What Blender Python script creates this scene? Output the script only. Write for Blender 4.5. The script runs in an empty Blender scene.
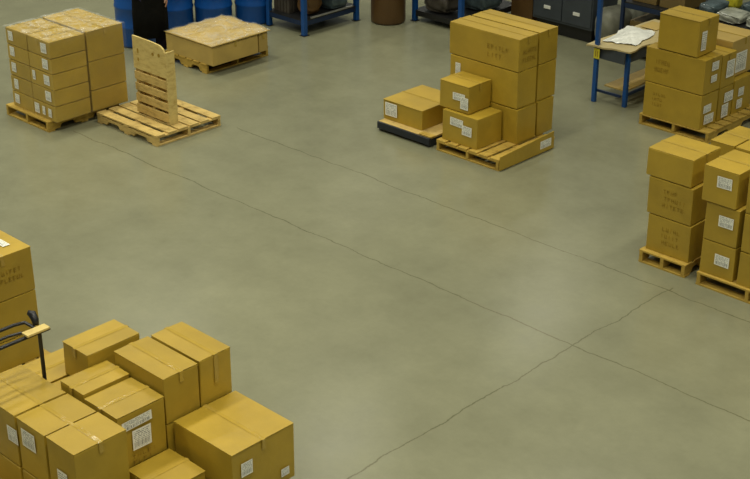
import bpy, bmesh, math, random
from mathutils import Vector, Matrix
random.seed(11)
S = bpy.context.scene
C = S.collection
PI = math.pi

# ------------------------------------------------------------------ materials
def newmat(name):
    m = bpy.data.materials.new(name); m.use_nodes = True
    nt = m.node_tree; b = nt.nodes['Principled BSDF']
    return m, nt, b

def noise(nt, scale, detail=4, vec=None, rough=.55):
    n = nt.nodes.new('ShaderNodeTexNoise')
    n.inputs['Scale'].default_value = scale; n.inputs['Detail'].default_value = detail
    n.inputs['Roughness'].default_value = rough
    if vec is not None: nt.links.new(vec, n.inputs['Vector'])
    return n

def coords(nt, out='Object', scale=(1, 1, 1)):
    t = nt.nodes.new('ShaderNodeTexCoord'); mp = nt.nodes.new('ShaderNodeMapping')
    mp.inputs['Scale'].default_value = scale
    nt.links.new(t.outputs[out], mp.inputs['Vector'])
    return mp.outputs['Vector']

def ramp(nt, fac, stops):
    r = nt.nodes.new('ShaderNodeValToRGB'); e = r.color_ramp.elements
    while len(e) < len(stops): e.new(.5)
    for i, (p, c) in enumerate(stops):
        e[i].position = p; e[i].color = (*c, 1)
    nt.links.new(fac, r.inputs['Fac'])
    return r.outputs['Color']

def bump(nt, b, h, strength=.2, dist=.01):
    bp = nt.nodes.new('ShaderNodeBump'); bp.inputs['Strength'].default_value = strength
    bp.inputs['Distance'].default_value = dist
    nt.links.new(h, bp.inputs['Height']); nt.links.new(bp.outputs['Normal'], b.inputs['Normal'])
    return bp

def simple(name, col, rough=.6, var=.12, nscale=6, metal=0, bstr=.1, spec=.5):
    m, nt, b = newmat(name)
    v = coords(nt)
    n = noise(nt, nscale, 5, v)
    lo = tuple(c * (1 - var) for c in col); hi = tuple(min(1, c * (1 + var)) for c in col)
    nt.links.new(ramp(nt, n.outputs['Fac'], [(.3, lo), (.7, hi)]), b.inputs['Base Color'])
    b.inputs['Roughness'].default_value = rough; b.inputs['Metallic'].default_value = metal
    b.inputs['Specular IOR Level'].default_value = spec
    bump(nt, b, n.outputs['Fac'], bstr, .01)
    return m

def cardboard(name, col, rough=.46):
    m, nt, b = newmat(name)
    v = coords(nt)
    info = nt.nodes.new('ShaderNodeObjectInfo')
    add = nt.nodes.new('ShaderNodeVectorMath'); add.operation = 'ADD'
    sc = nt.nodes.new('ShaderNodeVectorMath'); sc.operation = 'SCALE'; sc.inputs['Scale'].default_value = 40
    nt.links.new(info.outputs['Random'], sc.inputs[0])
    nt.links.new(v, add.inputs[0]); nt.links.new(sc.outputs[0], add.inputs[1])
    n = noise(nt, 3.0, 5, add.outputs[0])
    lo = tuple(c * .86 for c in col); hi = tuple(min(1, c * 1.08) for c in col)
    c1 = ramp(nt, n.outputs['Fac'], [(.3, lo), (.7, hi)])
    w = nt.nodes.new('ShaderNodeTexWave'); w.inputs['Scale'].default_value = 28
    w.inputs['Distortion'].default_value = .4
    nt.links.new(v, w.inputs['Vector'])
    mx = nt.nodes.new('ShaderNodeMix'); mx.data_type = 'RGBA'; mx.blend_type = 'MULTIPLY'
    mx.inputs[0].default_value = .08
    nt.links.new(c1, mx.inputs[6]); nt.links.new(w.outputs['Color'], mx.inputs[7])
    hs = nt.nodes.new('ShaderNodeHueSaturation')
    mr = nt.nodes.new('ShaderNodeMapRange'); mr.inputs['To Min'].default_value = .92; mr.inputs['To Max'].default_value = 1.07
    nt.links.new(info.outputs['Random'], mr.inputs['Value']); nt.links.new(mr.outputs[0], hs.inputs['Value'])
    nt.links.new(mx.outputs[2], hs.inputs['Color'])
    nt.links.new(hs.outputs['Color'], b.inputs['Base Color'])
    b.inputs['Roughness'].default_value = rough
    b.inputs['Specular IOR Level'].default_value = .6
    n2 = noise(nt, 7, 3, add.outputs[0])
    bump(nt, b, n2.outputs['Fac'], .25, .02)
    return m

def wood(name, col, dark):
    m, nt, b = newmat(name)
    v = coords(nt, 'Object', (3, 3, 8))
    n = noise(nt, 2.5, 8, v, .7)
    nt.links.new(ramp(nt, n.outputs['Fac'], [(.3, dark), (.5, col), (.75, tuple(min(1, c * 1.15) for c in col))]), b.inputs['Base Color'])
    b.inputs['Roughness'].default_value = .7; b.inputs['Specular IOR Level'].default_value = .25
    bump(nt, b, n.outputs['Fac'], .3, .01)
    return m

def floor_mat():
    m, nt, b = newmat('sealed_concrete')
    geo = nt.nodes.new('ShaderNodeNewGeometry'); P = geo.outputs['Position']
    n1 = noise(nt, .45, 6, P, .6); n2 = noise(nt, 2.2, 8, P, .65); n3 = noise(nt, 14, 6, P, .7)
    base = ramp(nt, n1.outputs['Fac'], [(.3, (.185, .184, .112)), (.7, (.240, .238, .146))])
    det = ramp(nt, n2.outputs['Fac'], [(.3, (.90, .90, .90)), (.7, (1.06, 1.06, 1.06))])
    fin = ramp(nt, n3.outputs['Fac'], [(.3, (.96, .96, .96)), (.7, (1.03, 1.03, 1.03))])
    def mul(a, c, f=1.0):
        x = nt.nodes.new('ShaderNodeMix'); x.data_type = 'RGBA'; x.blend_type = 'MULTIPLY'; x.inputs[0].default_value = f
        nt.links.new(a, x.inputs[6]); nt.links.new(c, x.inputs[7]); return x.outputs[2]
    col = mul(mul(base, det), fin)
    sep = nt.nodes.new('ShaderNodeSeparateXYZ'); nt.links.new(P, sep.inputs[0])
    def math_(op, a, c=None, clamp=False):
        x = nt.nodes.new('ShaderNodeMath'); x.operation = op; x.use_clamp = clamp
        for i, q in enumerate((a, c)):
            if q is None: continue
            if isinstance(q, (int, float)): x.inputs[i].default_value = q
            else: nt.links.new(q, x.inputs[i])
        return x.outputs[0]
    wob = noise(nt, 1.6, 7, P, .65)
    wv = math_('MULTIPLY', math_('SUBTRACT', wob.outputs['Fac'], .5), .16)
    wide = noise(nt, 1.1, 3, P)
    wd = math_('ADD', math_('MULTIPLY', wide.outputs['Fac'], .018), .001)
    crack = None
    for axis, pos, (lo, hi), ax2 in (('Y', 9.45, (-14.4, 20), 'X'), ('Y', 10.96, (-13.0, 20), 'X'), ('X', -6.60, (-20, 11.05), 'Y')):
        d = math_('ABSOLUTE', math_('ADD', math_('SUBTRACT', sep.outputs[axis], pos), wv))
        k = math_('SUBTRACT', 1.0, math_('DIVIDE', d, wd), True)
        k = math_('MULTIPLY', k, math_('GREATER_THAN', sep.outputs[ax2], lo))
        k = math_('MULTIPLY', k, math_('LESS_THAN', sep.outputs[ax2], hi))
        crack = k if crack is None else math_('MAXIMUM', crack, k)
    mx = nt.nodes.new('ShaderNodeMix'); mx.data_type = 'RGBA'
    nt.links.new(math_('MULTIPLY', crack, .8), mx.inputs[0]); nt.links.new(col, mx.inputs[6])
    mx.inputs[7].default_value = (.075, .07, .03, 1)
    nt.links.new(mx.outputs[2], b.inputs['Base Color'])
    rr = nt.nodes.new('ShaderNodeMapRange'); rr.inputs['To Min'].default_value = .14; rr.inputs['To Max'].default_value = .30
    nt.links.new(n2.outputs['Fac'], rr.inputs['Value']); nt.links.new(rr.outputs[0], b.inputs['Roughness'])
    b.inputs['Specular IOR Level'].default_value = .5
    bump(nt, b, n1.outputs['Fac'], .12, .05)
    return m

def label_mat(seed):
    m, nt, b = newmat('shipping_label_paper')
    uv = nt.nodes.new('ShaderNodeTexCoord').outputs['UV']
    sep = nt.nodes.new('ShaderNodeSeparateXYZ'); nt.links.new(uv, sep.inputs[0])
    def mt(op, a, c=None):
        x = nt.nodes.new('ShaderNodeMath'); x.operation = op
        for i, q in enumerate((a, c)):
            if q is None: continue
            if isinstance(q, (int, float)): x.inputs[i].default_value = q
            else: nt.links.new(q, x.inputs[i])
        return x.outputs[0]
    row = mt('MULTIPLY', sep.outputs['Y'], 9 + seed)
    inrow = mt('GREATER_THAN', mt('FRACT', row), .5)
    cmb = nt.nodes.new('ShaderNodeCombineXYZ')
    nt.links.new(mt('MULTIPLY', sep.outputs['X'], 26), cmb.inputs[0]); nt.links.new(mt('MULTIPLY', mt('FLOOR', row), 3.7), cmb.inputs[1])
    cmb.inputs[2].default_value = seed * 5.3
    n = noise(nt, 1.0, 2, cmb.outputs[0])
    ink = mt('MULTIPLY', inrow, mt('GREATER_THAN', n.outputs['Fac'], .47))
    bar = mt('GREATER_THAN', noise(nt, 1.0, 2, None).outputs['Fac'], 2)
    c2 = nt.nodes.new('ShaderNodeCombineXYZ'); nt.links.new(mt('MULTIPLY', sep.outputs['X'], 34), c2.inputs[0]); c2.inputs[1].default_value = seed
    nb = noise(nt, 1.0, 1, c2.outputs[0])
    isbar = mt('MULTIPLY', mt('GREATER_THAN', sep.outputs['Y'], .12), mt('LESS_THAN', sep.outputs['Y'], .38))
    barink = mt('GREATER_THAN', nb.outputs['Fac'], .5)
    inkf = mt('ADD', mt('MULTIPLY', isbar, barink), mt('MULTIPLY', mt('SUBTRACT', 1, isbar), ink))
    for ax in 'XY':
        inkf = mt('MULTIPLY', inkf, mt('MULTIPLY', mt('GREATER_THAN', sep.outputs[ax], .07), mt('LESS_THAN', sep.outputs[ax], .93)))
    mx = nt.nodes.new('ShaderNodeMix'); mx.data_type = 'RGBA'
    nt.links.new(mt('MULTIPLY', inkf, .75), mx.inputs[0])
    mx.inputs[6].default_value = (.85, .85, .74, 1); mx.inputs[7].default_value = (.08, .08, .08, 1)
    nt.links.new(mx.outputs[2], b.inputs['Base Color']); b.inputs['Roughness'].default_value = .45
    return m

def film_mat(amax=.42):
    m, nt, b = newmat('stretch_wrap')
    v = coords(nt, 'Object', (1, 1, 1))
    n = noise(nt, 9, 6, v, .7)
    n.inputs['Distortion'].default_value = 1.2
    b.inputs['Base Color'].default_value = (.85, .84, .74, 1); b.inputs['Roughness'].default_value = .16
    b.inputs['Specular IOR Level'].default_value = .6
    a = nt.nodes.new('ShaderNodeMapRange'); a.inputs['From Min'].default_value = .42; a.inputs['From Max'].default_value = .72
    a.inputs['To Min'].default_value = .03; a.inputs['To Max'].default_value = amax
    nt.links.new(n.outputs['Fac'], a.inputs['Value']); nt.links.new(a.outputs[0], b.inputs['Alpha'])
    bump(nt, b, n.outputs['Fac'], .9, .03)
    return m

CARD = (.435, .286, .024)
M = dict(
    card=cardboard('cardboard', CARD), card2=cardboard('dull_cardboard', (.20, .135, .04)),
    lightcard=cardboard('light_cardboard', (.50, .345, .085)),
    brown=cardboard('brown_fibre', (.11, .055, .012)),
    wood=wood('pallet_pine', (.45, .30, .055), (.27, .155, .025)),
    woodold=wood('weathered_pine', (.56, .40, .13), (.28, .18, .05)),
    ply=wood('plywood', (.62, .48, .17), (.45, .30, .08)),
    tape=simple('clear_packing_tape', (.43, .29, .045), .13, .06, 7, 0, .55, .6),
    ink=simple('box_ink', (.33, .20, .016), .7, .2, 20),
    floor=floor_mat(), film=film_mat(.45), filmside=film_mat(.06), board=cardboard('worn_table_board', (.50, .40, .18)),
    blue=simple('blue_plastic', (.004, .075, .31), .38, .1, 3, 0, .1),
    bluesteel=simple('blue_steel', (.006, .07, .26), .4, .15, 5),
    darkblue=simple('dark_blue_steel', (.006, .02, .06), .45, .15, 5),
    black=simple('black_paint', (.012, .012, .012), .4, .2, 8),
    blackcloth=simple('black_cloth', (.006, .006, .005), .9, .3, 8, 0, .4, .1),
    darkcloth=simple('dark_purple_cloth', (.012, .010, .018), .85, .3, 8, 0, .4, .1),
    navy=simple('black_plastic_skid', (.010, .014, .022), .35, .2, 6),
    grey=simple('slate_steel', (.045, .055, .065), .4, .15, 4),
    greybag=simple('grey_sacking', (.16, .16, .115), .6, .35, 5, 0, .6),
    greyplastic=simple('grey_wrapped_plastic', (.07, .10, .105), .25, .45, 5, 0, .8),
    paleplastic=simple('pale_wrapped_plastic', (.33, .34, .27), .25, .4, 8, 0, .9),
    shelf=simple('dark_shelf_board', (.05, .042, .03), .6, .3, 6),
    steel=simple('bare_steel', (.45, .45, .42), .35, .15, 9, .6),
    yellow=simple('yellow_card', (.62, .55, .03), .5, .1, 6),
    white=simple('white_plastic_sheet', (.78, .78, .70), .3, .1, 9, 0, .8),
    skin=simple('skin', (.45, .26, .17), .5, .08, 9), hair=simple('dark_hair', (.02, .014, .01), .6, .3, 40, 0, .5),
    shoe=simple('black_shoe_leather', (.012, .011, .012), .4, .2, 8), sole=simple('shoe_sole', (.12, .12, .11), .6),
)
LAB = [label_mat(i) for i in range(3)]

# ------------------------------------------------------------------ helpers
def link(o, parent=None):
    C.objects.link(o)
    if parent is not None: o.parent = parent
    return o

def mesh(name, bm, mat, parent=None, loc=(0, 0, 0), rot=(0, 0, 0), smooth=False):
    me = bpy.data.meshes.new(name); bmesh.ops.recalc_face_normals(bm, faces=bm.faces); bm.to_mesh(me); bm.free()
    me.materials.append(M[mat] if isinstance(mat, str) else mat)
    if smooth:
        for p in me.polygons: p.use_smooth = True
    o = bpy.data.objects.new(name, me); o.location = loc; o.rotation_euler = rot
    return link(o, parent)

def thing(name, label, cat, loc=(0, 0, 0), rz=0, group=None):
    o = bpy.data.objects.new(name, None); o.empty_display_size = .1
    o.location = loc; o.rotation_euler = (0, 0, rz); link(o)
    return tag(o, label, cat, group)

def tag(o, label, cat, group=None, kind=None):
    o['label'] = label; o['category'] = cat
    if group: o['group'] = group
    if kind: o['kind'] = kind
    return o

def box(bm, x0, x1, y0, y1, z0, z1, bev=0, jit=0):
    vs = []
    for z in (z0, z1):
        for x, y in ((x0, y0), (x1, y0), (x1, y1), (x0, y1)):
            vs.append(bm.verts.new((x + random.uniform(0, jit) * (1 if x == x0 else -1), y + random.uniform(0, jit) * (1 if y == y0 else -1), z + (random.uniform(-jit, 0) if z == z1 else 0))))
    f = [(3, 2, 1, 0), (4, 5, 6, 7), (0, 1, 5, 4), (1, 2, 6, 5), (2, 3, 7, 6), (3, 0, 4, 7)]
    fs = [bm.faces.new([vs[i] for i in q]) for q in f]
    if bev:
        es = {e for q in fs for e in q.edges}
        bmesh.ops.bevel(bm, geom=list(es), offset=bev, segments=2, affect='EDGES', profile=.6)
    return bm

def bx(*a, **k): return box(bmesh.new(), *a, **k)

def tube(bm, pts, r, n=10, caps=True):
    pts = [Vector(p) for p in pts]; rings = []
    for i, p in enumerate(pts):
        d = (pts[min(i + 1, len(pts) - 1)] - pts[max(i - 1, 0)]).normalized()
        u = d.cross(Vector((0, 0, 1)));
        if u.length < .05: u = d.cross(Vector((0, 1, 0)))
        u.normalize(); v = d.cross(u)
        rr = r[i] if isinstance(r, (list, tuple)) else r
        rings.append([bm.verts.new(p + (u * math.cos(2 * PI * k / n) + v * math.sin(2 * PI * k / n)) * rr) for k in range(n)])
    for a, b in zip(rings, rings[1:]):
        for k in range(n): bm.faces.new((a[k], a[(k + 1) % n], b[(k + 1) % n], b[k]))
    if caps: bm.faces.new(rings[0]); bm.faces.new(rings[-1])
    return bm

def lathe(bm, prof, n=32, cx=0, cy=0):
    rings = [[bm.verts.new((cx + r * math.cos(2 * PI * k / n), cy + r * math.sin(2 * PI * k / n), z)) for k in range(n)] for r, z in prof]
    for a, b in zip(rings, rings[1:]):
        for k in range(n): bm.faces.new((a[k], a[(k + 1) % n], b[(k + 1) % n], b[k]))
    bm.faces.new(rings[0]); bm.faces.new(rings[-1])
    return bm

# ------------------------------------------------------------------ cartons
# stroke letters used for the worn stamped lettering on the cartons (illegible in the photograph)
def glyph(bm, x, z, w, h, put):
    kinds = random.choice(('L', 'T', 'H', 'E', 'I', 'U', 'F'))
    t = w * .22
    seg = {'L': [(0, 0, t, h), (0, 0, w, t)], 'T': [(w / 2 - t / 2, 0, w / 2 + t / 2, h), (0, h - t, w, h)],
           'H': [(0, 0, t, h), (w - t, 0, w, h), (0, h / 2 - t / 2, w, h / 2 + t / 2)],
           'E': [(0, 0, t, h), (0, 0, w, t), (0, h - t, w, h), (0, h / 2 - t / 2, w * .8, h / 2 + t / 2)],
           'I': [(w / 2 - t / 2, 0, w / 2 + t / 2, h)], 'U': [(0, 0, t, h), (w - t, 0, w, h), (0, 0, w, t)],
           'F': [(0, 0, t, h), (0, h - t, w, h), (0, h / 2 - t / 2, w * .8, h / 2 + t / 2)]}[kinds]
    for a, b, c, d in seg:
        bm.faces.new([bm.verts.new(put(x + q[0], z + q[1])) for q in ((a, b), (c, b), (c, d), (a, d))])

def face_put(face, sx, sy, off):
    # u runs left to right as seen from outside the face
    if face == 'front': return lambda u, v: (u, -off, v)
    if face == 'side': return lambda u, v: (sx + off, u, v)
    return lambda u, v: (u, v, off)

def carton(x0, x1, y0, y1, z0, z1, label, group=None, rz=0, labels=(), marks=(), tape='x', tapehang=.07, mat='card', jit=.006, name='cardboard_box', flaps=True, gap=.004):
    """labels: (face, u, v, w, h) in fractions/metres measured from the face's left and bottom"""
    sx, sy, sz = x1 - x0 - gap, y1 - y0 - gap, z1 - z0
    t = thing(name, label, 'box', (x0 + gap / 2, y0 + gap / 2, z0), rz, group)
    sz -= .006
    bm = bx(0, sx, 0, sy, 0, sz, bev=.007, jit=jit)
    mesh('carton_body', bm, mat, t)
    if flaps:   # two top flaps meeting along the long axis
        fm = mat
        lift = random.uniform(.001, .006)
        bm = bmesh.new()
        for k in (0, 1):
            bm = bmesh.new()
            if tape == 'x': a = (.004, sx - .004, .003, sy / 2 - .002) if k == 0 else (.004, sx - .004, sy / 2 + .002, sy - .003)
            else: a = (.003, sx / 2 - .002, .004, sy - .004) if k == 0 else (sx / 2 + .002, sx - .003, .004, sy - .004)
            box(bm, *a, sz - .004, sz + .003, bev=.0015)
            for v in bm.verts:
                d = abs((v.co.y - sy / 2) / (sy / 2)) if tape == 'x' else abs((v.co.x - sx / 2) / (sx / 2))
                v.co.z += lift * (1 - d)
            mesh('top_flap', bm, fm, t)
        bm = bmesh.new(); h = .018; zt_ = sz + .0055 + lift; o = .0035
        if tape == 'x': path = [(-o, zt_ - tapehang - .02), (-o, zt_ - .002), (sx * .3, zt_), (sx * .7, zt_), (sx + o, zt_ - .002), (sx + o, zt_ - tapehang - .02)]
        else: path = [(-o, zt_ - tapehang - .02), (-o, zt_ - .002), (sy * .3, zt_), (sy * .7, zt_), (sy + o, zt_ - .002), (sy + o, zt_ - tapehang - .02)]
        prev = None
        for a, z in path:
            if tape == 'x': v = [bm.verts.new((a, sy / 2 - h, z)), bm.verts.new((a, sy / 2 + h, z))]
            else: v = [bm.verts.new((sx / 2 - h, a, z)), bm.verts.new((sx / 2 + h, a, z))]
            if prev: bm.faces.new((prev[0], prev[1], v[1], v[0]))
            prev = v
        mesh('packing_tape', bm, 'tape', t)
    for i, (face, u, v, w, h) in enumerate(labels):
        put = face_put(face, sx, sy, .0045 + .0018 * i if face != 'top' else sz + .012)
        bm = bmesh.new(); L = bm.loops.layers.uv.new('UVMap')
        tilt = random.uniform(-.03, .03)
        q = [(0, 0), (w, 0), (w, h), (0, h)]
        f = bm.faces.new([bm.verts.new(put(u + a - b * tilt, v + b + a * tilt)) for a, b in q])
        for lp, (a, b) in zip(f.loops, ((0, 0), (1, 0), (1, 1), (0, 1))): lp[L].uv = (a, b)
        lo = mesh('shipping_label', bm, LAB[(i + len(label)) % 3], t)
    for (face, u, v, w, h, rows) in marks:
        put = face_put(face, sx, sy, .0035)
        bm = bmesh.new(); rh = h / rows
        for r in range(rows):
            n = random.randint(4, 6); gw = w / 6; sh = random.uniform(0, .15) * w
            for k in range(n):
                glyph(bm, u + sh + k * gw, v + (rows - 1 - r) * rh, gw * .66, rh * .55, put)
        mesh('stamped_lettering', bm, 'ink', t)
    return t

# ------------------------------------------------------------------ pallets
def pallet(x0, x1, y0, y1, label, run='Y', deck='X', n=7, mat='wood', arch=False, group='wooden pallets on the floor', H=.14, rz=0, name='wooden_pallet'):
    t = thing(name, label, 'pallet', (x0, y0, 0), rz, group)
    sx, sy = x1 - x0, y1 - y0
    d = .020
    L = sy if run == 'Y' else sx; Wd = sx if run == 'Y' else sy
    def place(bm):      # builds in (along, across) space, swaps if running along X
        if run == 'X':
            for v in bm.verts: v.co.x, v.co.y = v.co.y, v.co.x
        return bm
    # local: across = x, along = y
    for k in range(3):
        c = [.025, Wd / 2, Wd - .025][k]
        bm = bmesh.new()
        zb, zt_ = d, H - d - (.018 if deck != ('X' if run == 'Y' else 'Y') else 0)
        # profile with two notches in the lower edge
        prof = [(0, zb)]
        for c0 in (.27, .73):
            a, b = L * (c0 - .11), L * (c0 + .11)
            hN = (zt_ - zb) * .55
            prof += [(a, zb), (a + .025, zb + hN * .85), (a + .05, zb + hN), (b - .05, zb + hN), (b - .025, zb + hN * .85), (b, zb)]
        prof += [(L, zb), (L, zt_), (0, zt_)]
        va = [bm.verts.new((c - .019, y, z)) for y, z in prof]; vb = [bm.verts.new((c + .019, y, z)) for y, z in prof]
        bm.faces.new(va); bm.faces.new(vb[::-1])
        for i in range(len(prof)): bm.faces.new((va[i], va[(i + 1) % len(prof)], vb[(i + 1) % len(prof)], vb[i]))
        mesh('stringer', place(bm), mat, t)
    for y in (0, L / 2 - .05, L - .1):
        mesh('bottom_board', place(bx(0, Wd, y, y + .1, 0, d, bev=.003)), mat, t)
    cross = (deck == ('X' if run == 'Y' else 'Y'))
    if not cross:
        for y in (0, L / 2 - .05, L - .1):
            mesh('cross_board', place(bx(0, Wd, y, y + .1, H - d - .018, H - d, bev=.003)), mat, t)
    span = L if cross else Wd
    bw = span / n
    for k in range(n):
        w = bw * random.uniform(.78, .88); a = k * bw + (bw - w) * (0 if k == 0 else 1 if k == n - 1 else .5)
        e = random.uniform(-.008, .008)
        bm = bx(-.0, Wd, a, a + w, H - d, H, bev=.003) if cross else bx(a, a + w, 0, L, H - d, H, bev=.003)
        mesh('deck_board', place(bm), mat, t)
    return t

# ================================================================== SETTING
bm = bmesh.new()
bmesh.ops.create_grid(bm, x_segments=1, y_segments=1, size=45, matrix=Matrix.Translation((-12, 14, 0)))
fl = mesh('floor', bm, 'floor'); fl['kind'] = 'structure'

# ================================================================== pallet L : shrink wrapped stacks (upper left)
GP = 'wooden pallets on the floor'
pallet(-15.50, -14.56, 9.20, 10.30, 'wooden pallet under the plastic-wrapped block of labelled cartons at upper left', run='Y', deck='X')
gl = 'small wrapped cartons in the labelled stack'
lv = [.14, .35, .56, .77, .97, 1.18]
rows = ['bottom', 'second', 'third', 'fourth', 'top']
for i in range(5):
    z0, z1 = lv[i], lv[i + 1]
    hasl = [(.05, .10), (.05, .10), (.06, .10), (.05, .10), (.05, .10)][i]
    l1 = [('front', .06, .055, .10, .12)] if i != 1 else [('front', .08, .04, .09, .13)]
    l2 = [('front', .30, .05, .12, .125)]
    if i == 0: l2 = [('front', .03, .04, .10, .13), ('front', .20, .05, .06, .11), ('front', .33, .05, .07, .11)]
    if i == 2: l2.append(('front', .06, .06, .06, .12))
    carton(-15.41, -14.94, 9.26, 9.79, z0, z1, f'wrapped carton at the outer left edge of the labelled stack, {rows[i]} layer of five', gl, labels=l1, flaps=(i == 4), jit=.005)
    carton(-14.94, -14.45, 9.26, 9.79, z0, z1, f'wrapped carton at the near corner of the labelled stack, {rows[i]} layer of five', gl, labels=l2, flaps=(i == 4), jit=.005, tape='y')
lz = [.14, .42, .80, 1.19]
for i in range(3):
    carton(-15.41, -14.45, 9.81, 10.37, lz[i], lz[i + 1], 'plain wide carton %s of the wrapped column beside the standing pallet' % ('at the bottom', 'in the middle', 'on top')[i], 'plain wrapped cartons behind the labelled stack', flaps=(i == 2), tape='x')

def film(name, x0, x1, y0, y1, z0, z1, label, wav=.012, nx=26, sides=True):
    bm = bmesh.new(); nz = 14
    cx, cy = (x0 + x1) / 2, (y0 + y1) / 2
    def wob(p, k): return math.sin(p.x * 23 + k) * math.cos(p.y * 19 - k * 2) * .5 + math.sin(p.x * 41 - p.y * 33 + p.z * 17) * .3 + random.uniform(-.12, .12)
    top = [[None] * (nx + 1) for _ in range(nx + 1)]
    for i in range(nx + 1):
        for j in range(nx + 1):
            p = Vector((x0 + (x1 - x0) * i / nx, y0 + (y1 - y0) * j / nx, z1))
            edge = i in (0, nx) or j in (0, nx)
            p.z += 0 if edge else wav * (1 + wob(p, 1))
            top[i][j] = bm.verts.new(p - Vector((x0, y0, z0)))
    for i in range(nx):
        for j in range(nx): bm.faces.new((top[i][j], top[i + 1][j], top[i + 1][j + 1], top[i][j + 1]))
    if sides:
        ring = [top[i][0] for i in range(nx)] + [top[nx][j] for j in range(nx)] + [top[i][nx] for i in range(nx, 0, -1)] + [top[0][j] for j in range(nx, 0, -1)]
        prev = ring
        for k in range(1, nz + 1):
            cur = []
            for v in ring:
                p = v.co.copy(); p.z = (z1 - z0) * (1 - k / nz)
                q = Vector((p.x - (cx - x0), p.y - (cy - y0), 0)).normalized()
                p += q * random.uniform(0, .006)
                cur.append(bm.verts.new(p))
            for a in range(len(ring)):
                b = (a + 1) % len(ring); bm.faces.new((prev[a], prev[b], cur[b], cur[a]))
            prev = cur
    o = mesh(name, bm, 'film', None, (x0, y0, z0), smooth=True)
    o.data.materials.append(M['filmside'])
    for p in o.data.polygons[nx * nx:]: p.material_index = 1
    return tag(o, label, 'plastic wrap')
film('stretch_film', -15.43, -14.43, 9.24, 10.39, .15, 1.196, 'clear crinkled stretch film wrapped around the two tall stacks at upper left')

# ================================================================== empty pallet E with pallet standing on it
pallet(-14.42, -13.20, 9.84, 10.86, 'empty wooden pallet lying flat beneath the upright pallet at upper left', run='X', deck='X', mat='woodold', n=6)
t = thing('upright_pallet', 'pale slatted wooden pallet standing on edge on the empty pallet', 'pallet', (-14.03, 10.19, .142), 0)
W_, H_ = .64, 1.02
for x in (.0, W_ / 2 - .02, W_ - .04):
    mesh('stringer', bx(x, x + .04, .022, .112, 0, H_ - (.12 if x < .5 else .2), bev=.003), 'woodold', t)
for k, (a, b) in enumerate(((.02, .13), (.17, .27), (.315, .41), (.455, .56))):
    mesh('face_board', bx(0, W_, .0, .022, a, b, bev=.003), 'woodold', t)
    mesh('back_board', bx(0, W_, .112, .132, a, b, bev=.003), 'woodold', t)
bm = bmesh.new()     # broad plywood head with one rounded shoulder
pr = [(0, .60), (W_, .60), (W_, H_ - .12), (W_ - .03, H_ - .055), (W_ - .09, H_ - .02), (W_ * .6, H_ - .005), (0, H_)]
va = [bm.verts.new((x, 0, z)) for x, z in pr]; vb = [bm.verts.new((x, .022, z)) for x, z in pr]
bm.faces.new(va[::-1]); bm.faces.new(vb)
for i in range(len(pr)): bm.faces.new((va[i], va[(i + 1) % len(pr)], vb[(i + 1) % len(pr)], vb[i]))
mesh('head_panel', bm, 'ply', t)
mesh('side_rail', bx(W_, W_ + .02, .0, .132, 0, H_ - .085, bev=.003), 'ply', t)
for x, z, w, h in ((.10, .84, .035, .07), (.10, .73, .03, .05), (.40, .86, .05, .045), (.52, .87, .05, .05)):
    bm = bmesh.new()
    bmesh.ops.create_circle(bm, cap_ends=True, segments=10, radius=1, matrix=Matrix.Translation((x, -.0015, z)) @ Matrix.Rotation(PI / 2, 4, 'X') @ Matrix.Diagonal((w / 2, h / 2, 1, 1)))
    mesh('knot_mark', bm, 'ink', t)

# ================================================================== flat low load F
pallet(-15.78, -14.87, 12.02, 13.18, 'wooden pallet under the low flat cartons in front of the blue drums', run='X', deck='Y', n=6)
gf = 'low flat cartons in front of the blue drums'
carton(-15.75, -14.73, 12.02, 12.88, .14, .42, 'broad shallow carton with a rippled top, at the near side of the low pallet', gf, tape='x', mat='lightcard', jit=.012)
carton(-15.75, -14.73, 12.89, 13.06, .14, .41, 'narrow shallow carton at the far end of the low pallet', gf, mat='lightcard', jit=.006)
bm = bmesh.new(); n = 14; g = {}
for i in range(n + 1):
    for j in range(n + 1):
        x = -.02 + 1.05 * i / n; y = -.02 + 1.08 * j / n
        if i == 0: x += .02 * math.sin(j * 1.7)
        z = .008 + min(1, i / 3, j / 3, (n - i) / 3, (n - j) / 3 + .4) * (.030 * (1 + math.sin(i * .9 + j * .35)) * (.4 + .6 * j / n) + .010 * math.sin(j * 1.3 + i * .2) + .012)
        g[i, j] = bm.verts.new((x, y, z))
for i in range(n):
    for j in range(n): bm.faces.new((g[i, j], g[i + 1, j], g[i + 1, j + 1], g[i, j + 1]))
coordsF = {k: v.co.copy() for k, v in g.items()}
o = mesh('cardboard_sheet', bm, 'lightcard', None, (-15.74, 12.03, .425), smooth=True)
sm = o.modifiers.new('thick', 'SOLIDIFY'); sm.thickness = .006
tag(o, 'warped cardboard sheet lying over the low flat cartons', 'cardboard')
bm = bmesh.new(); gg_ = {k: bm.verts.new(v_ + Vector((0, 0, .009 + random.uniform(0, .006)))) for k, v_ in coordsF.items()}
for i in range(n):
    for j in range(n): bm.faces.new((gg_[i, j], gg_[i + 1, j], gg_[i + 1, j + 1], gg_[i, j + 1]))
tag(mesh('stretch_film', bm, 'film', None, (-15.74, 12.03, .425), smooth=True), 'loose crinkled plastic film over the low flat cartons by the drums', 'plastic wrap')

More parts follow.
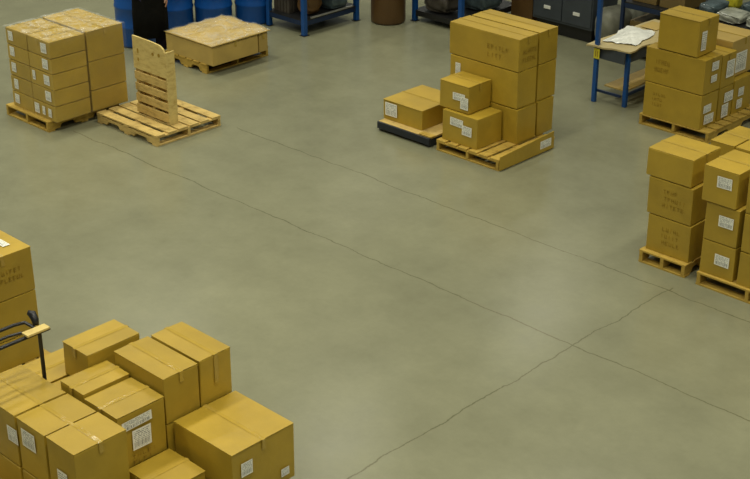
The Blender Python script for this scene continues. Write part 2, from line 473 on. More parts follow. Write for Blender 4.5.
# ================================================================== middle pallet M
pallet(-10.69, -9.71, 12.14, 13.20, 'wooden pallet carrying the tall middle stack and two small front cartons', run='Y', deck='Y', n=6)
gm = 'long cartons stacked on the middle pallet'
ml = [.14, .58, 1.04, 1.44]
for i, r in enumerate(('bottom', 'middle', 'top')):
    carton(-10.98 + .02 * (i != 2), -9.90 + .02 * (i == 0), 12.67, 13.04, ml[i], ml[i + 1], f'long carton in the {r} layer of the tall middle stack, nearer row', gm,
           labels=[('front', .09, .22, .08, .15)] if i == 1 else (), flaps=(i == 2),
           marks=[('front', .56, .10, .34, .20, 2), ('side', .06, .1, .26, .2, 2)] if i == 2 else (), mat='card')
    carton(-10.97, -9.90 + .02 * (i == 0), 13.06, 13.42 - .04 * (i == 0), ml[i], ml[i + 1], f'long carton in the {r} layer of the tall middle stack, farther row', gm, flaps=(i == 2))
gs = 'small labelled cartons in front of the tall middle stack'
carton(-10.66, -10.10, 12.20, 12.66, .14, .53, 'small lower carton with two white labels, front left on the middle pallet', gs, labels=[('front', .13, .22, .20, .10), ('front', .32, .14, .15, .12)], flaps=False)
carton(-10.75, -10.28, 12.24, 12.66, .53, .87, 'small upper carton with two white labels, front left on the middle pallet', gs, labels=[('front', .22, .14, .19, .09), ('front', .34, .05, .12, .15)], jit=.012, rz=0)
# cardboard sheet skirt leaning on the right side of the pallet
bm = bmesh.new()
box(bm, 0, .008, 0, 1.02, 0, .20)
o = mesh('cardboard_skirt', bm, 'card', None, (-9.70, 12.14, .012)); 
tag(o, 'low cardboard sheet standing against the right side of the middle pallet', 'cardboard')
for v in o.data.vertices:
    if v.co.z > .1: v.co.x -= 0.0; v.co.z += -.03 + .05 * (v.co.y / 1.12)
bm = bmesh.new(); L = bm.loops.layers.uv.new('UVMap')
f = bm.faces.new([bm.verts.new(q) for q in ((.0095, .76, .05), (.0095, .97, .05), (.0095, .97, .15), (.0095, .76, .15))])
for lp, uvq in zip(f.loops, ((0, 0), (1, 0), (1, 1), (0, 1))): lp[L].uv = uvq
mesh('shipping_label', bm, LAB[0], o)

# small black skid N
t = thing('black_skid', 'small black plastic skid carrying the single low labelled carton', 'pallet', (-11.66, 12.14, 0), 0)
mesh('skid_deck', bx(0, .86, 0, .9, .10, .125, bev=.006), 'woodold', t)
for x in (.0, .40, .80): mesh('runner', bx(x, x + .06, 0.005, .9, 0, .10, bev=.006), 'navy', t)
mesh('front_rail', bx(0, .88, -.03, .004, .035, .122, bev=.008), 'navy', t)
mesh('deck_edge_board', bx(.68, .88, .0, .09, .125, .139, bev=.003), 'wood', t)
carton(-11.69, -11.02, 12.24, 12.98, .126, .385, 'single low wide carton with a white label, on the black skid', None, labels=[('front', .05, .06, .20, .17)], tape='x', jit=.010)
o = bpy.context.scene.objects

# ================================================================== right: pallet G
pallet(-7.17, -6.62, 11.30, 12.10, 'short wooden pallet under the three stamped cartons at right', run='Y', deck='X', n=5)
gg = 'stamped cartons in the three-high stack at right'
for i, (a, b) in enumerate(((.14, .54), (.54, .94), (.94, 1.23))):
    mk = [('front', .16, .11, .26, .22, 3)] if i < 2 else []
    carton(-7.21 + (.07, .04, 0)[i], -6.68 + (.05, .035, 0)[i], 11.36, 11.86, a, b, ('lower stamped carton at the base of the three-high stack at right', 'middle stamped carton of the three-high stack at right', 'shallow top carton with shiny tape on the three-high stack at right')[i], gg, marks=mk, flaps=(i == 2), tape='x')
pallet(-6.47, -5.34, 11.27, 12.2, 'long wooden pallet under the labelled stacks at the right edge', run='Y', deck='X', n=6)
gh = 'labelled cartons at the right edge'
hl = [.14, .50, .90, 1.27]
for i in range(3):
    r = ('bottom', 'middle', 'top')[i]
    carton(-6.47 - .05 * (i == 2), -6.09 - .04 * (i == 2), 11.30 - .02 * (i == 2), 11.82, hl[i], hl[i + 1], f'narrow carton with a white label in the right-edge stack, {r} of three', gh, labels=[('front', .16, .13 + .05 * (i > 0), .16, .115)], flaps=(i == 2), tape='x')
    carton(-6.05, -5.50, 11.30, 11.85, hl[i] , hl[i + 1] + .04 * (i == 2), f'carton cut off by the right edge of the picture, {r} of three', gh, flaps=(i == 2))
pallet(-7.10, -6.0, 12.26, 13.1, 'wooden pallet mostly hidden behind the stacks at the right edge', run='Y', deck='X', n=5)
gj = 'light-topped cartons behind the right-edge stacks'
carton(-7.06, -6.775, 12.28, 12.85, .14, 1.09, 'tall carton with a pale glossy top just behind the three-high stack', gj, tape='x')
carton(-6.765, -6.2, 12.28, 12.85, .14, 1.09, 'tall carton with a pale top behind the right-edge stack, beside the glossy one', gj, tape='x')

# ================================================================== right back: pallet R
pallet(-9.44, -8.42, 14.60, 15.85, 'wooden pallet under the big labelled cartons by the packing table', run='Y', deck='X', n=7)
gr = 'big cartons on the pallet by the packing table'
carton(-9.40, -8.56, 14.60, 14.985, .14, .585, 'lower long stamped carton on the pallet by the packing table', gr, labels=[('side', .05, .20, .17, .10), ('side', .08, .05, .21, .12)], marks=[('front', .10, .16, .24, .2, 3)], flaps=False)
carton(-9.42, -8.56, 14.60, 14.985, .585, 1.03, 'upper long stamped carton beneath the topmost box, by the packing table', gr, labels=[('side', .15, .28, .15, .11), ('side', .15, .13, .13, .09)], marks=[('front', .14, .16, .26, .2, 2)], flaps=True)
carton(-9.275, -8.69, 14.60, 15.04, 1.04, 1.49, 'topmost square carton with one upright label, above the packing table', gr, labels=[('side', .06, .07, .11, .24)], tape='x', jit=.010)
carton(-9.42, -8.56, 15.00, 15.33, .14, .57, 'lower carton in the second row with a stained label, by the packing table', gr, labels=[('side', .12, .22, .20, .13), ('side', .08, .03, .15, .17)], flaps=False)
carton(-9.42, -8.56, 15.00, 15.33, .57, 1.0, 'upper carton in the second row with a large white label, by the packing table', gr, labels=[('side', .10, .12, .18, .22)], flaps=True)
carton(-9.42, -8.56, 15.35, 15.80, .14, .60, 'lower carton in the third row with two small labels, right picture edge', gr, labels=[('side', .10, .22, .13, .11), ('side', .08, .06, .13, .12)], flaps=False)
carton(-9.50, -8.64, 15.34, 15.95, .60, 1.08, 'upper wide carton in the third row with a big label, right picture edge', gr, labels=[('side', .10, .05, .26, .26)], tape='x', mat='lightcard')

# ================================================================== packing table T
t = thing('packing_table', 'blue steel packing table with a worn board top and tall corner post', 'table', (-10.44, 14.85, 0))
for i, (x, y) in enumerate(((0.10, 0), (.52, .10), (.10, 1.40), (.52, 1.40))):
    mesh('leg', bx(x - .028, x + .028, y, y + .05, 0, 1.7 if i == 0 else .76, bev=.004), 'bluesteel', t)
mesh('lower_rail', bx(.12, .50, .035, .06, .14, .175, bev=.003), 'darkblue', t)
mesh('lower_rail', bx(.505, .535, .15, 1.4, .14, .175, bev=.003), 'darkblue', t)
mesh('lower_shelf', bx(.13, .47, .20, 1.38, .175, .195, bev=.003), 'lightcard', t)
mesh('apron', bx(.128, .53, .03, .055, .60, .76, bev=.003), 'grey', t)
mesh('apron', bx(.505, .535, .15, 1.4, .60, .76, bev=.003), 'grey', t)
bm = bmesh.new(); n = 10; g = {}
for i in range(n + 1):
    for j in range(n * 2 + 1):
        x = -.02 + .60 * i / n; y = .0 + 1.52 * j / (2 * n)
        if j == 0: y += -.06 + .12 * i / n
        if i == n: x += .02 * math.sin(j * .9)
        g[i, j] = bm.verts.new((x, y, .762 + .006 * (1 + math.sin(i * 1.2 + j * .5))))
for i in range(n):
    for j in range(2 * n): bm.faces.new((g[i, j], g[i + 1, j], g[i + 1, j + 1], g[i, j + 1]))
o = mesh('table_top', bm, 'board', t); o.modifiers.new('th', 'SOLIDIFY').thickness = .02; o.modifiers['th'].offset = 0
# yellow hanging tag
o = mesh('warning_tag', bx(.075, .165, -.012, -.006, .60, .74, bev=.002), 'yellow', t)
bm = bmesh.new()
for x in (.100, .130): box(bm, x, x + .012, -.0145, -.0125, .63, .71)
mesh('printed_bar', bm, 'ink', o)
# crumpled plastic on the table
bm = bmesh.new(); n = 22; g = {}
for i in range(n + 1):
    for j in range(n + 1):
        u, v = i / n - .5, j / n - .5
        e = 1 - (4 * u * u) ** 2 * .0
        hgt = max(0, .030 * (1 - 3.4 * (u * u + v * v))) * (1 + .6 * math.sin(u * 31 + v * 9) * math.cos(v * 27 + u * 13)) + random.uniform(0, .008)
        an = math.atan2(v, u); rr = 1 + .07 * math.sin(3 * an + 1) + .05 * math.sin(7 * an) + .03 * math.sin(11 * an + 2)
        g[i, j] = bm.verts.new((u * .44 * rr, v * .74 * rr, hgt + .004))
for i in range(n):
    for j in range(n): bm.faces.new((g[i, j], g[i + 1, j], g[i + 1, j + 1], g[i, j + 1]))
tag(mesh('crumpled_sheet', bm, 'white', None, (-10.22, 15.46, .785), (0, 0, .2), smooth=True), 'crumpled white plastic sheet lying on the packing table', 'plastic sheet')
carton(-10.40, -10.12, 15.90, 16.22, .785, .80, 'flattened pale cardboard piece at the far end of the packing table', None, flaps=False, mat='lightcard', jit=0, name='flattened_cardboard')

# ================================================================== background: drums
gd = 'blue plastic drums'
def drum(x, y, label, mat='blue', h=.89, r=.285, ribs=True, grp=gd, name='plastic_drum'):
    t = thing(name, label, 'drum', (x, y, 0), 0, grp)
    pr = [(r * .90, 0), (r * .97, .012), (r, .04)]
    if ribs:
        for z in (.30, .59): pr += [(r, z - .03), (r + .009, z - .012), (r + .009, z + .012), (r, z + .03)]
    pr += [(r, h - .06), (r * .97, h - .02), (r * .93, h - .01)]
    mesh('drum_body', lathe(bmesh.new(), pr, 40), mat, t, smooth=True)
    mesh('drum_lid', lathe(bmesh.new(), [(r * .985, h - .03), (r * 1.01, h - .02), (r * 1.01, h), (r * .97, h + .005), (r * .93, h - .003)], 40), 'darkblue' if ribs else 'steel', t, smooth=True)
    if ribs:
        for s in (-1, 1): mesh('bung_cap', lathe(bmesh.new(), [(.035, 0), (.035, .018), (.028, .024)], 16, s * r * .6, 0), 'black', t, (0, 0, h - .002))
    return t
drum(-16.33, 14.20, 'blue drum next to the blue-posted shelf rack, last of the row')
drum(-16.67, 13.68, 'blue drum second from the shelf rack')
drum(-17.04, 13.19, 'blue drum immediately right of the standing person', r=.30)
drum(-16.72, 12.23, 'blue drum left of the standing person, behind the wrapped stack', r=.29)
drum(-14.80, 15.62, 'brown fibre drum standing beside a blue post', 'brown', .95, .27, False, None, 'fibre_drum')

# ================================================================== background racks
def rack(name, x0, x1, y0, y1, h, levels, label, post='bluesteel', beam='darkblue', pw=.07, board='black'):
    t = thing(name, label, 'shelf rack', (x0, y0, 0))
    sx, sy = x1 - x0, y1 - y0
    for x in (0, sx - pw):
        for y in (0, sy - pw):
            p = mesh('post', bx(x, x + pw, y, y + pw, 0.006, h, bev=.005), post, t)
            mesh('foot_plate', bx(x - .02, x + pw + .02, y - .02, y + pw + .02, 0, .007), 'black', p)
    for z in levels:
        for y in (.01, sy - .05): mesh('beam', bx(pw, sx - pw, y, y + .04, z - .07, z, bev=.004), beam, t)
        for x in (.01, sx - .05): mesh('beam', bx(x, x + .04, pw, sy - pw, z - .07, z, bev=.004), beam, t)
        mesh('shelf_board', bx(.012, sx - .012, .012, sy - .012, z, z + .018), board, t)
    return t
rack('shelf_rack', -16.0, -15.15, 14.16, 15.34, 2.2, (.22, 1.25), 'blue-posted shelf rack between the blue drums and the brown drum')
def lump(name, cx, cy, z, sx, sy, sz, mat, label, cat, seed=1, rough=.12, group=None, sq=.55):
    bm = bmesh.new(); bmesh.ops.create_icosphere(bm, subdivisions=4, radius=1)
    R = random.Random(seed); ph = [R.uniform(0, 6) for _ in range(6)]
    for v in bm.verts:
        p = v.co.copy()
        q = Vector([math.copysign(abs(c) ** sq, c) for c in p])
        k = 1 + rough * (math.sin(p.x * 5 + ph[0]) * math.cos(p.y * 6 + ph[1]) + .5 * math.sin(p.z * 11 + ph[2] + p.x * 7) + .3 * math.sin(p.y * 19 + ph[3]))
        v.co = Vector((q.x * sx / 2 * k, q.y * sy / 2 * k, max(-1, q.z) * sz / 2 * (k if q.z > 0 else 1)))
        v.co.z = max(v.co.z, -sz / 2)
    o = mesh(name, bm, mat, None, (cx, cy, z + sz / 2), smooth=True)
    return tag(o, label, cat, group)
def crate(x, y, z, sx, sy, sz, mat, label, cat='crate', name='plastic_crate', group=None, rz=0):
    t = thing(name, label, cat, (x, y, z), rz, group)
    w = .02
    bm = bmesh.new()
    box(bm, 0, sx, 0, sy, 0, w)
    for a in ((0, sx, 0, w), (0, sx, sy - w, sy), (0, w, w, sy - w), (sx - w, sx, w, sy - w)): box(bm, *a, w, sz)
    mesh('crate_shell', bm, mat, t)
    bm = bmesh.new()
    for a in ((-.015, sx + .015, -.015, .0), (-.015, sx + .015, sy, sy + .015), (-.015, 0, 0, sy), (sx, sx + .015, 0, sy)): box(bm, *a, sz - .05, sz)
    mesh('rim', bm, mat, t)
    bm = bmesh.new()
    for k in range(1, 5): box(bm, sx * k / 5 - .01, sx * k / 5 + .01, -.012, 0, .02, sz - .05); box(bm, sx, sx + .012, sy * k / 5 - .01, sy * k / 5 + .01, .02, sz - .05)
    mesh('ribbing', bm, mat, t)
    return t
crate(-15.92, 14.26, .24, .34, .5, .42, 'shelf', 'dark crate at the left on the low shelf beside the drums')
lump('brown_sack', -15.38, 14.50, .24, .24, .36, .55, 'brown', 'brown curved sack behind the corner post of the blue rack', 'sack', 3)
lump('wrapped_bundle', -15.48, 14.96, .24, .60, .34, .62, 'greyplastic', 'blue-grey plastic-wrapped bundle on the low shelf', 'bundle', 5, .05, sq=.3)
lump('wrapped_bundle', -15.60, 15.20, .24, .48, .13, .45, 'greyplastic', 'paler crinkled bundle on the low shelf next to the right rack post', 'bundle', 8, .08, sq=.35)
o = tag(mesh('metal_bar', bx(0, .025, 0, .9, 0, .025, bev=.006), 'steel', None, (-15.185, 14.32, .239), (0, 0, 0)), 'shiny metal bar lying along the low shelf edge of the blue rack', 'bar')

rack('shelf_rack', -14.56, -13.55, 15.90, 17.3, 2.2, (.16, 1.35), 'dark shelf rack with a blue corner post right of the brown drum', beam='black')
lump('dark_sack', -14.15, 16.15, .18, .5, .4, .36, 'shelf', 'dark brown sack low in the shadowy rack right of the brown drum', 'sack', 12)
lump('wrapped_bundle', -13.85, 16.72, .18, .5, .5, .5, 'greyplastic', 'blue-grey shiny bundle in the dark rack behind the tall middle stack', 'bundle', 15, .06, sq=.35)

# grey cabinet on a base
t = thing('steel_cabinet', 'slate grey steel drawer cabinet behind the tall middle stack', 'cabinet', (-12.92, 16.83, 0))
mesh('plinth', bx(.04, 1.06, .06, .6, 0, .20, bev=.004), 'black', t)
mesh('cabinet_body', bx(0, 1.10, 0, .62, .20, 1.6, bev=.006), 'grey', t)
for c in (0, 1):
    for r in range(3):
        d = mesh('drawer_front', bx(.02 + c * .54, .54 + c * .54, -.016, -.001, .24 + r * .45, .66 + r * .45, bev=.004), 'grey', t)
        mesh('label_holder', bx(.22 + c * .54, .34 + c * .54, -.026, -.016, .385 + r * .45, .435 + r * .45, bev=.002), 'white', d)
carton(-13.45, -13.02, 16.95, 17.4, 0, .55, 'dark brown box in the shadow left of the steel cabinet', None, mat='brown', flaps=False)
lump('refuse_bag', -11.55, 16.98, 0, .46, .60, .60, 'greybag', 'bulky grey-green refuse bag on the floor behind the packing table', 'bag', 21, .05, sq=.8)
lump('refuse_bag', -11.60, 17.62, 0, .42, .45, .78, 'paleplastic', 'paler tied bag behind the bulky grey-green one', 'bag', 23, .08, sq=.8)

rack('low_rack', -11.27, -8.9, 16.72, 17.72, 1.05, (.16, .78), 'long low rack with dark beams behind the packing table', post='darkblue', beam='darkblue', pw=.05)
ge = 'cartons on the long low rack'
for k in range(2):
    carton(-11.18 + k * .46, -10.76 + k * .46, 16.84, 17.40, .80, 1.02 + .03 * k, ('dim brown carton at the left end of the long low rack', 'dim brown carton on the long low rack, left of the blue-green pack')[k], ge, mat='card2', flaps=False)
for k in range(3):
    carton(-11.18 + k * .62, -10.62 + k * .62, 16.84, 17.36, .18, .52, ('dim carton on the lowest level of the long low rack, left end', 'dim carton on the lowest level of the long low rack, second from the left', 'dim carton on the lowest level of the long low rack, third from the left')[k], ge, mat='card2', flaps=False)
gw = 'plastic-wrapped packs'
lump('wrapped_pack', -9.99, 17.10, .80, .26, .44, .16, 'greyplastic', 'blue-green wrapped pack left of the yellow one', 'pack', 40, .05, gw, .4)
lump('yellow_pack', -9.93, 17.52, .80, .20, .20, .22, 'yellow', 'bright yellow pack among the wrapped packs at top right', 'pack', 44, .05, None, .5)
lump('wrapped_pack', -9.62, 17.00, .80, .38, .40, .12, 'paleplastic', 'pale grey wrapped pack at the near edge of the long low rack', 'pack', 30, .07, gw, .4)
lump('wrapped_pack', -9.17, 17.02, .80, .36, .40, .13, 'paleplastic', 'pale grey wrapped pack nearest the right end of the long low rack', 'pack', 31, .07, gw, .4)
lump('wrapped_pack', -9.45, 17.46, .80, .50, .34, .16, 'greyplastic', 'darker wrapped pack at the back of the long low rack', 'pack', 32, .07, gw, .4)

# ================================================================== left edge stack S and black frame
pallet(-10.5, -9.62, 4.95, 5.92, 'wooden pallet under the carton stack at the left picture edge', run='Y', deck='X')
gS = 'cartons in the stack at the left picture edge'
for i, (a, b) in enumerate(((.14, .42), (.42, .80), (.80, 1.21))):
    carton(-10.32, -9.72 , 5.27, 5.855, a, b, ('bottom', 'middle', 'top')[i] + ' carton of the stack cut off by the left picture edge', gS,
           labels=[('top', .30, .40, .15, .07)] if i == 2 else (), flaps=(i == 2), tape='x', marks=[('side', .22, .16, .24, .14, 2)] if i == 2 else ())

t = thing('tube_stand', 'black steel tube stand with a small wooden strip, beside the left-edge stack', 'stand', (-8.375, 5.028, 0))
for x, y in ((0, 0), (0, -1.3), (-.26, -1.3)):
    mesh('leg', tube(bmesh.new(), [(x, y, 0), (x, y, 1.225)], .0155, 12), 'black', t)
mesh('front_rail', tube(bmesh.new(), [(0, -1.3, 1.225), (0, .09, 1.225)], .015, 10), 'black', t)
mesh('middle_rail', tube(bmesh.new(), [(-.08, -1.3, 1.245), (-.08, -.22, 1.245), (-.05, -.13, 1.25), (0, -.08, 1.24)], .012, 10), 'black', t)
mesh('back_rail', tube(bmesh.new(), [(-.19, -1.3, 1.25), (-.19, -.10, 1.25), (-.16, -.02, 1.255), (-.08, .0, 1.24), (0, 0, 1.23)], .014, 10), 'black', t)
mesh('cross_rail', tube(bmesh.new(), [(-.26, -1.3, 1.225), (0, -1.3, 1.225)], .014, 10), 'black', t)
mesh('wooden_strip', bx(-.035, .045, -.13, .07, 1.243, 1.262, bev=.005), 'ply', t)
mesh('clamp_bracket', tube(bmesh.new(), [(-.07, .02, 1.25), (-.09, .03, 1.285), (-.125, .03, 1.325), (-.15, .01, 1.335)], [.022, .03, .032, .018], 10), 'black', t, smooth=True)

# ================================================================== foreground cluster
gfp = GP
pallet(-8.88, -7.87, 5.055, 6.13, 'wooden pallet hidden beneath the far left cartons of the foreground pile', run='Y', deck='X')
pallet(-7.85, -6.83, 5.055, 6.13, 'wooden pallet hidden beneath the right cartons of the foreground pile', run='Y', deck='X')
pallet(-8.64, -7.33, 4.02, 5.0, 'wooden pallet hidden beneath the near row of the foreground pile', run='Y', deck='X')
g1 = 'plain cartons in the foreground pile'
def fg(*a, **k):
    k.setdefault('jit', .008); return carton(*a, **k)
fg(-7.455, -6.775, 5.52, 6.145, .14, .62, 'big square carton with a bright tape streak, right corner of the foreground pile', g1, tape='x', labels=[('side', .08, .25, .11, .12), ('side', .47, .06, .08, .07)])
fg(-8.06, -7.46, 5.81, 6.13, .14, .60, 'lower carton under the far taped carton of the foreground pile', g1, flaps=False)
fg(-8.06, -7.46, 5.81, 6.13, .60, 1.01, 'narrow carton with two bright tape streaks, far side of the foreground pile', g1, tape='x', tapehang=.24)
fg(-8.08, -7.46, 5.465, 5.805, .14, .60, 'lower carton under the plain-topped box of the foreground pile', g1, flaps=False)
fg(-8.08, -7.46, 5.465, 5.805, .60, 1.00, 'plain-topped carton between the taped narrow box and the label-sided box', g1, tape='x')
fg(-7.85, -7.465, 5.02, 5.44, .14, .40, 'lower carton under the label-sided box of the foreground pile', g1, flaps=False)
fg(-7.855, -7.445, 5.015, 5.46, .40, .87, 'carton with a torn label and a square label on its right side', g1, tape='y', labels=[('side', .04, .33, .27, .08), ('side', .12, .14, .17, .17)], marks=[('side', .1, .02, .28, .10, 2)])
fg(-8.17, -7.865, 5.025, 5.44, .14, .42, 'lower carton under the small flat-topped box in mid pile', g1, flaps=False)
fg(-8.165, -7.86, 5.02, 5.46, .42, .895, 'small flat-topped carton in the middle of the foreground pile', g1, tape='y')
fg(-8.86, -8.475, 5.06, 5.70, .14, .70, 'low carton behind the black tube leg, left of the foreground pile', g1, tape='y')
fg(-8.47, -8.18, 5.06, 5.82, .14, .70, 'lower carton under the raised box at the back of the foreground pile', g1, flaps=False)
fg(-8.51, -8.17, 5.29, 5.80, .70, .99, 'raised carton with a dark front face at the back left of the foreground pile', g1, tape='y')
fg(-8.65, -8.045, 4.54, 5.005, .14, .40, 'lower carton under the broad box at the left of the near row', g1, flaps=False)
fg(-8.65, -8.045, 4.54, 5.005, .40, .85, 'broad carton at the left end of the near row, cut by the picture edge', g1, tape='x', labels=[('front', .49, .20, .13, .13)])
fg(-8.035, -7.665, 4.54, 5.005, .14, .40, 'lower carton under the middle box of the near row', g1, flaps=False)
fg(-8.035, -7.665, 4.54, 5.005, .40, .85, 'narrow carton with a white front label, middle of the near row', g1, tape='x', labels=[('front', .07, .24, .17, .15)])
fg(-7.655, -7.305, 4.54, 5.005, .14, .40, 'lower carton under the right-hand box of the near row', g1, flaps=False)
fg(-7.655, -7.305, 4.54, 5.005, .40, .855, 'near-row carton with the foremost corner, label low on its front', g1, tape='x', labels=[('front', .12, .04, .12, .20)])
fg(-7.435, -7.0, 5.05, 5.46, .14, .42, 'small low carton at the bottom of the picture, below the big square one', g1, tape='y')

# ================================================================== person
def skin_mesh(name, joints, edges, mat, parent, sub=2, root=0):
    me = bpy.data.meshes.new(name); me.from_pydata([j[:3] for j in joints], edges, [])
    me.materials.append(M[mat]); o = bpy.data.objects.new(name, me); link(o, parent)
    bpy.context.view_layer.update()
    mod = o.modifiers.new('skin', 'SKIN'); mod.use_smooth_shade = True
    if not me.skin_vertices:
        bpy.context.view_layer.objects.active = o
        bpy.ops.mesh.customdata_skin_add() if bpy.ops.mesh.customdata_skin_add.poll() else None
    for i, j in enumerate(joints):
        r = j[3]; d = me.skin_vertices[0].data[i]
        d.radius = r if isinstance(r, tuple) else (r, r); d.use_root = (i == root)
    s = o.modifiers.new('sub', 'SUBSURF'); s.levels = sub; s.render_levels = sub
    return o
P = thing('person', 'person in black clothes standing by the blue drums behind the upright pallet', 'person', (-16.15, 12.07, 0), math.radians(40))
J = [(0, 0, .93, (.15, .11)), (0, 0, 1.10, (.14, .10)), (0, 0, 1.32, (.155, .105)), (0, 0, 1.42, (.085, .065)), (0, 0, 1.49, .050), (0, -.012, 1.545, .052), (0, -.030, 1.595, (.062, .068)), (0, -.014, 1.665, (.080, .096)), (0, -.004, 1.735, (.064, .078))]
E_ = [(0, 1), (1, 2), (2, 3), (3, 4), (4, 5), (5, 6), (6, 7), (7, 8)]
for s in (-1, 1):
    b = len(J); J += [(s * .10, 0, .86, .095), (s * .13, -.01, .50, .060), (s * .145, .01, .30, .055), (s * .15, .02, .09, .038), (s * .16, -.10, .04, (.040, .03)), (s * .165, -.17, .03, (.035, .022))]
    E_ += [(0, b), (b, b + 1), (b + 1, b + 2), (b + 2, b + 3), (b + 3, b + 4), (b + 4, b + 5)]
    b = len(J)
    if s > 0: J += [(.18, 0, 1.375, .048), (.235, .02, 1.13, .043), (.265, -.04, .90, .030), (.27, -.055, .83, (.020, .036))]
    else: J += [(-.18, 0, 1.375, .048), (-.235, .02, 1.13, .043), (-.16, -.19, 1.20, .030), (-.11, -.25, 1.215, (.020, .036))]
    E_ += [(3, b), (b, b + 1), (b + 1, b + 2), (b + 2, b + 3)]
body = skin_mesh('body', J, E_, 'skin', P)
for hx, hy, hz, dx, dy, dz, sx_, sy_, sz_ in ((.27, -.055, .83, 0, 0, -1, 0, 1, 0), (-.11, -.25, 1.215, .70, -.55, -.1, 0, 0, 1)):
    hp, D, Sd = Vector((hx, hy, hz)), Vector((dx, dy, dz)).normalized(), Vector((sx_, sy_, sz_))
    inw = Vector((-1, 0, 0)) if hx > 0 else Vector((.2, .8, -.2))
    for k in range(4):    # separate fingers rooted in the palm, slightly curled
        L = (.062, .072, .068, .052)[k]; r0 = hp + Sd * (-.030 + .020 * k)
        pts = [r0, r0 + D * (.035 + L * .3), r0 + D * (.042 + L * .62) + inw * .006, r0 + D * (.045 + L) + inw * .017]
        skin_mesh('finger', [(*p, r) for p, r in zip(pts, (.009, .0085, .008, .0068))], [(0, 1), (1, 2), (2, 3)], 'skin', P, 1)
    pts = [hp + Sd * -.02 - D * .015, hp + Sd * -.048 + D * .012 + inw * .01, hp + Sd * -.058 + D * .045 + inw * .02]
    skin_mesh('thumb', [(*p, r) for p, r in zip(pts, (.011, .0105, .009))], [(0, 1), (1, 2)], 'skin', P, 1)
# trousers, long coat, shoes
TJ = [(0, 0, .95, (.17, .13))]; TE = []
for s in (-1, 1):
    b = len(TJ); TJ += [(s * .11, 0, .84, .122), (s * .135, 0, .50, .098), (s * .15, .02, .12, .092), (s * .15, .015, .06, .088)]; TE += [(0, b), (b, b + 1), (b + 1, b + 2), (b + 2, b + 3)]
skin_mesh('trousers', TJ, TE, 'darkcloth', P)
CJ = [(0, 0, 1.0, (.20, .145)), (0, 0, 1.2, (.175, .135)), (0, 0, 1.38, (.19, .135)), (0, 0, 1.45, (.12, .10)), (0, 0, 1.495, (.072, .072))]
CE = [(0, 1), (1, 2), (2, 3), (3, 4)]
for s in (-1, 1):
    b = len(CJ); CJ += [(s * .19, 0, 1.385, .075), (s * .235, .02, 1.13, .062), (.262, -.03, .93, .05) if s > 0 else (-.18, -.16, 1.19, .048)]; CE += [(2, b), (b, b + 1), (b + 1, b + 2)]
skin_mesh('jacket', CJ, CE, 'blackcloth', P)
bm = bmesh.new()      # skirt of the long coat
rings = []
for z, rx, ry in ((1.12, .18, .14), (.98, .225, .17), (.80, .245, .18), (.60, .255, .18), (.28, .255, .185)):
    rings.append([bm.verts.new(((rx + .008 * math.sin(a * 9)) * math.cos(a), (ry + .008 * math.sin(a * 7)) * math.sin(a), z)) for a in [2 * PI * k / 36 for k in range(36)]])
for a, b in zip(rings, rings[1:]):
    for k in range(36): bm.faces.new((a[k], a[(k + 1) % 36], b[(k + 1) % 36], b[k]))
o = mesh('coat_skirt', bm, 'blackcloth', P, smooth=True); o.modifiers.new('th', 'SOLIDIFY').thickness = .008
for s in (-1, 1):
    bm = bmesh.new(); bmesh.ops.create_uvsphere(bm, u_segments=20, v_segments=12, radius=1)
    for v in bm.verts:
        v.co = Vector((v.co.x * .052, v.co.y * .145, max(v.co.z, -.45) * .055 * (1.25 if v.co.y > .2 else 1)))
    sh = mesh('shoe', bm, 'shoe', P, (s * .158, -.065, .035), (0, 0, s * .1), smooth=True)
    mesh('sole', bx(-.045, .045, -.13, .13, -.034, -.022, bev=.01), 'sole', sh)
bm = bmesh.new(); bmesh.ops.create_uvsphere(bm, u_segments=24, v_segments=16, radius=1)
for v in bm.verts:
    c = v.co; c.x *= .088; c.y *= .108; c.z *= .105
bmesh.ops.delete(bm, geom=[v for v in bm.verts if v.co.z < -.03 and v.co.y < .01 or v.co.z < -.085 or (v.co.y < -.06 and v.co.z < .055)], context='VERTS')
o = mesh('hair', bm, 'hair', P, (0, -.005, 1.69), smooth=True); o.modifiers.new('th', 'SOLIDIFY').thickness = .012
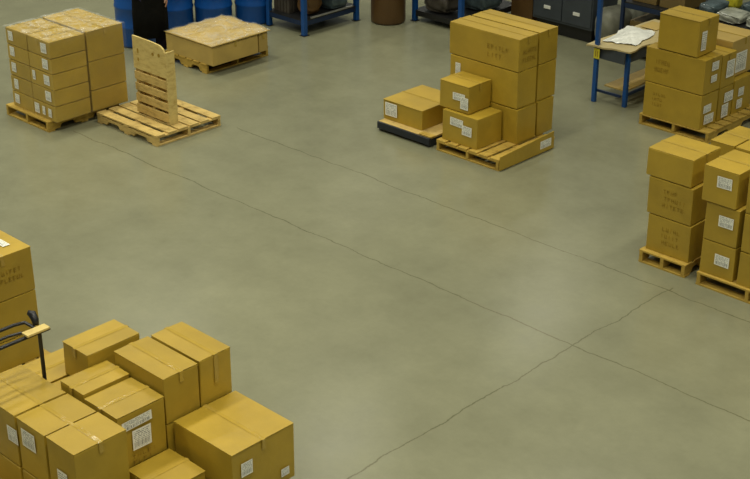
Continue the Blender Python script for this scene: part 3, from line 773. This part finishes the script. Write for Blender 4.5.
for s in (-1, 1):
    bm = bmesh.new(); bmesh.ops.create_uvsphere(bm, u_segments=10, v_segments=8, radius=.011); e_ = mesh('eye', bm, 'white', P, (s * .030, -.0945, 1.668), smooth=True)
    bm = bmesh.new(); bmesh.ops.create_uvsphere(bm, u_segments=10, v_segments=8, radius=.0075); mesh('iris', bm, 'hair', e_, (0, -.0055, 0), smooth=True)
    bm = bmesh.new(); bmesh.ops.create_uvsphere(bm, u_segments=10, v_segments=8, radius=1)
    for v in bm.verts: v.co = Vector((v.co.x * .01, v.co.y * .018, v.co.z * .032))
    mesh('ear', bm, 'skin', P, (s * .082, -.01, 1.655), smooth=True)
bm = bmesh.new(); bmesh.ops.create_uvsphere(bm, u_segments=14, v_segments=12, radius=1)
for v in bm.verts:
    k = .55 + .45 * (1 - v.co.z) / 2; v.co = Vector((v.co.x * .015 * k, v.co.y * .024 * k, v.co.z * .030))
mesh('nose', bm, 'skin', P, (0, -.102, 1.640), (.25, 0, 0), smooth=True)
bm = tube(bmesh.new(), [(-.022, -.10, 1.603), (0, -.108, 1.605), (.022, -.10, 1.603)], [.003, .006, .003], 8); mesh('mouth', bm, 'brown', P, smooth=True)

# ================================================================== camera, light
cam = bpy.data.cameras.new('camera'); co = bpy.data.objects.new('camera', cam); link(co)
cam.sensor_width = 36; cam.sensor_fit = 'HORIZONTAL'; cam.lens = 36 * 1430 / 750
co.location = (0, 0, 6.5); co.rotation_euler = (math.radians(64.5), 0, math.radians(44)); cam.clip_end = 200
S.camera = co

def lamp(x, y, z, sx, sy, power, col=(1, .97, .82)):
    l = bpy.data.lights.new('ceiling_lamp', 'AREA'); l.shape = 'RECTANGLE'; l.size = sx; l.size_y = sy; l.energy = power; l.color = col; l.spread = math.radians(125)
    o = bpy.data.objects.new('ceiling_lamp', l); o.location = (x, y, z); link(o); return o
for x in (-20.5, -15.5, -10.5, -5.5, -.5):
    for y in (1.5, 6, 10.5, 15):
        lamp(x, y, 8.2, .6, 2.4, {15: 72, 10.5: 108}.get(y, 112) * (1.2 if x < -18 else .85 if x > -1 else .92))

for x, y in ((-26, 27), (-20.5, 27), (-26, 21), (-20.5, 21), (-15.5, 21)):
    lamp(x, y, 8.2, .6, 2.4, 150)

w = bpy.data.worlds.new('world'); S.world = w; w.use_nodes = True
bg = w.node_tree.nodes['Background']; bg.inputs[0].default_value = (.85, .92, .80, 1); bg.inputs[1].default_value = .11
S.view_settings.view_transform = 'Standard'; S.view_settings.look = 'None'; S.view_settings.exposure = 0; S.view_settings.gamma = 1
S.view_settings.use_curve_mapping = False
